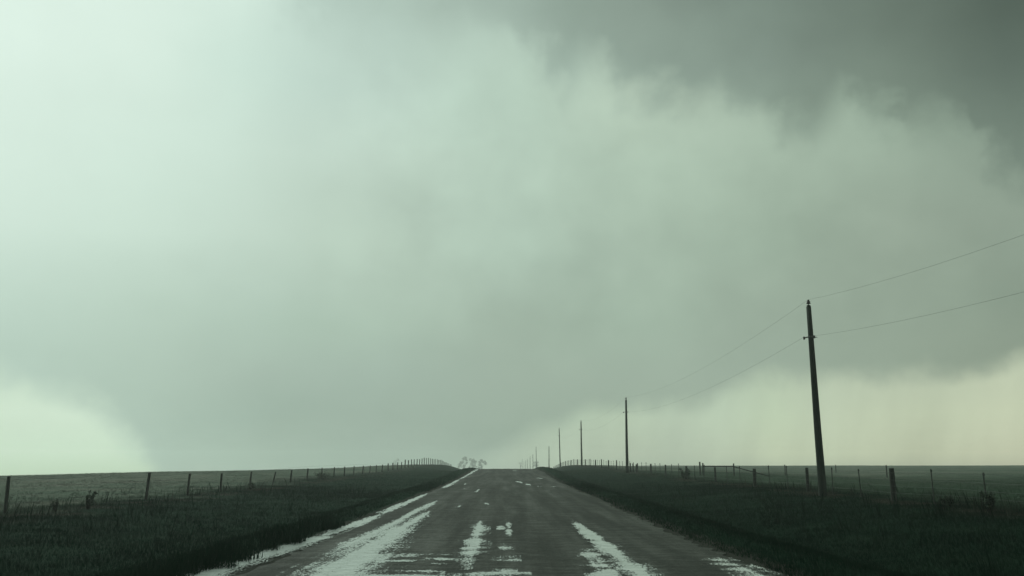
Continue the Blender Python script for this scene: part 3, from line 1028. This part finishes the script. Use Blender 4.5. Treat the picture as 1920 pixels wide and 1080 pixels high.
def leafcloud(cs, n, size, seed, squash=1.0):
    """cs: list of (x,y,z,r); returns many small bent leaf quads through the clumps"""
    r = np.random.default_rng(seed)
    cs = np.array(cs); wt = cs[:, 3] ** 2; pick = r.choice(len(cs), n, p=wt / wt.sum())
    d = r.normal(size=(n, 3)); d /= np.linalg.norm(d, axis=1)[:, None]
    rad = r.uniform(0.25, 1, n) ** 0.6
    p = cs[pick, :3] + d * (cs[pick, 3] * rad)[:, None] * np.array([1, 1, squash])
    a = r.normal(size=(n, 3)); a /= np.linalg.norm(a, axis=1)[:, None]
    b = np.cross(a, r.normal(size=(n, 3))); b /= np.linalg.norm(b, axis=1)[:, None]
    s_ = size * r.uniform(.5, 1.4, n)[:, None]
    Vv = np.stack([p - a * s_, p - b * s_ * .45, p + a * s_, p + b * s_ * .45], 1).reshape(-1, 3)
    return Vv, np.arange(len(Vv)).reshape(-1, 4)


def shrub(px, py_base, y, wpx, hpx, lab, seed, name='shrub', lean=0.0, dens=900):
    x = at(px, py_base, y)[0]; z = h1(x, y)
    w_ = wpx / K * y; h_ = hpx / 1671 * y
    root = empty(name, (x, y, z)); tag(root, lab, 'shrub')
    r = random.Random(seed)
    bm = bmesh.new(); cs = []
    for k in range(9):
        ex = r.uniform(-.5, .5) * w_; ey = r.uniform(-.4, .4) * w_; ez = h_ * r.uniform(.5, .92)
        tube(bm, [(ex * .1, ey * .1, -.05), (ex * .5, ey * .5, ez * .5), (ex + lean * h_, ey, ez)], [.012, .009, .004], 5)
        for q in (.45, .7, .92):
            cs.append((ex * q + lean * h_ * q, ey * q, ez * q, .20 * w_ * r.uniform(.6, 1.1)))
    done(bm, 'stem', M_STEM, root)
    v_, f_ = leafcloud(cs, dens, .05, seed)
    v_[:, 2] = np.maximum(v_[:, 2], -.02)
    link('foliage', raw('foliage', v_, f_), M_LEAF, root)
    return root


shrub(1284, 906, 73, 20, 26, 'dark rounded bush at the foot of a thick right-hand fence post', 1)
shrub(1852, 940, 27.2, 30, 40, 'dark weedy bush at the foot of the rightmost thin steel fence post', 2, dens=700)
shrub(1776, 936, 30, 22, 22, 'low dark weed clump between the two rightmost steel fence posts', 3, dens=450)
shrub(164, 955, 31.5, 16, 40, 'tall pointed dark weed by the left fence, right of the nearest left post', 4, 'tall_weed', .12, 420)
shrub(104, 965, 30, 16, 30, 'small broken weed near the left fence, just right of the nearest left post', 9, 'tall_weed', -.1, 160)
shrub(606, 906, 74, 34, 14, 'low dark mound of brush at a fence post midway along the left fence', 5, dens=600)
shrub(470, 918, 53, 22, 12, 'small low brush at the leaning posts of the left fence', 6, dens=300)

# ------------------------------------------------------------------ far trees


def tree(px, topy, y, wpx, lobes, lab, seed, leaf=.5, n=1500):
    x = at(px, 875, y)[0]; zt = at(px, topy, y)[1]; z = h1(x, y)
    hgt = zt - z; sx = y / K
    root = empty('far_tree', (x, y, z)); tag(root, lab, 'tree', 'faint far trees beyond the crest')
    r = random.Random(seed)
    bm = bmesh.new()
    tube(bm, [(0, 0, -1), (r.uniform(-.3, .3), 0, hgt * .25), (r.uniform(-.6, .6), 0, hgt * .5)], [.55, .42, .28], 8, True, .05)
    cs = []
    for (lx, ly, lr) in lobes:       # offsets in photo pixels from tree centre / top
        cx, cz, cr = lx * sx, hgt - ly * sx, lr * sx
        cy = r.uniform(-1, 1) * wpx * .25 * sx
        tube(bm, [(0, 0, hgt * .35), (cx * .5, cy * .5, (hgt * .45 + cz) * .5), (cx, cy, cz)], [.28, .18, .06], 6)
        for k in range(5):
            cs.append((cx + r.uniform(-.6, .6) * cr, cy + r.uniform(-1, 1) * cr, cz + r.uniform(-.6, .6) * cr, cr * r.uniform(.45, .75)))
    done(bm, 'trunk', M_STEM, root)
    v_, f_ = leafcloud(cs, n, leaf, seed)
    link('crown', raw('crown', v_, f_), M_TREE, root)


TY = 1080
tree(870, 855, TY, 20, [(-7, 16, 4), (-5, 10, 4.5), (-2, 5, 3.5), (2, 3.5, 3.5), (5, 8, 3), (5.5, 13, 2.5), (0, 17, 3.5), (-9, 20, 3)], 'left tree of the pale far clump, its crown arched', 1)
tree(886, 858, TY + 30, 18, [(-4, 3, 3), (0, 6, 4.5), (4, 10, 4.5), (-3, 12, 4.5), (1, 16, 4), (6, 15, 3), (-6, 17, 3)], 'middle round tree of the pale far clump', 2)
tree(903, 860, TY + 10, 18, [(-4, 7, 3), (-1, 4, 3.5), (4, 7, 3.5), (7.5, 9, 2.5), (-3, 12, 3.5), (0, 17, 3), (-5, 17, 3)], 'right tree of the pale far clump, leaning toward the road', 3)
tree(743, 859.5, 1090, 12, [(-2, 5, 3), (1, 3, 3), (4, 3, 2.5), (-3, 10, 3), (0, 10, 3)], 'faint lone tree on the left horizon behind the fence', 4, .4, 420)
tree(775, 864, 1110, 12, [(-3, 5, 3), (1, 4, 3), (4, 6, 3), (0, 9, 3)], 'very faint low tree between lone left tree and fence hill', 5, .4, 220)
tree(827, 861, 1100, 12, [(-3, 4, 2.5), (1, 3, 3), (4, 5, 2.5), (0, 9, 3)], 'faint tree just behind the top of the left fence hill', 6, .4, 220)
tree(1005, 864.5, 1090, 10, [(-3, 3, 2.5), (0, 2.5, 2.5), (3, 3, 2.5), (-3, 8, 2.5), (1, 8, 3), (3, 9, 2.5)], 'faint blocky tree standing between the far utility poles', 7, .4, 600)
tree(976, 864.5, 1120, 8, [(-2, 4, 2.2), (1, 4, 2.2), (0, 9, 2.5)], 'very faint tree left of the farthest utility pole', 8, .4, 120)

# ------------------------------------------------------------------ rain haze
bm = bmesh.new(); box(bm, -HAZE_D, HAZE_D, -HAZE_D, HAZE_D, -16, HAZE_TOP)
hz = done(bm, 'haze', None); tag(hz, kind='stuff')
hm = bpy.data.materials.new('rain_haze'); hm.use_nodes = True; hm.node_tree.nodes.clear()
ho = hm.node_tree.nodes.new('ShaderNodeOutputMaterial'); pv = hm.node_tree.nodes.new('ShaderNodeVolumePrincipled')
pv.inputs['Color'].default_value = (0.96, 1.0, 0.97, 1); pv.inputs['Density'].default_value = HAZE_K; pv.inputs['Anisotropy'].default_value = 0.45
hm.node_tree.links.new(pv.outputs[0], ho.inputs['Volume'])
hz.data.materials.append(hm)
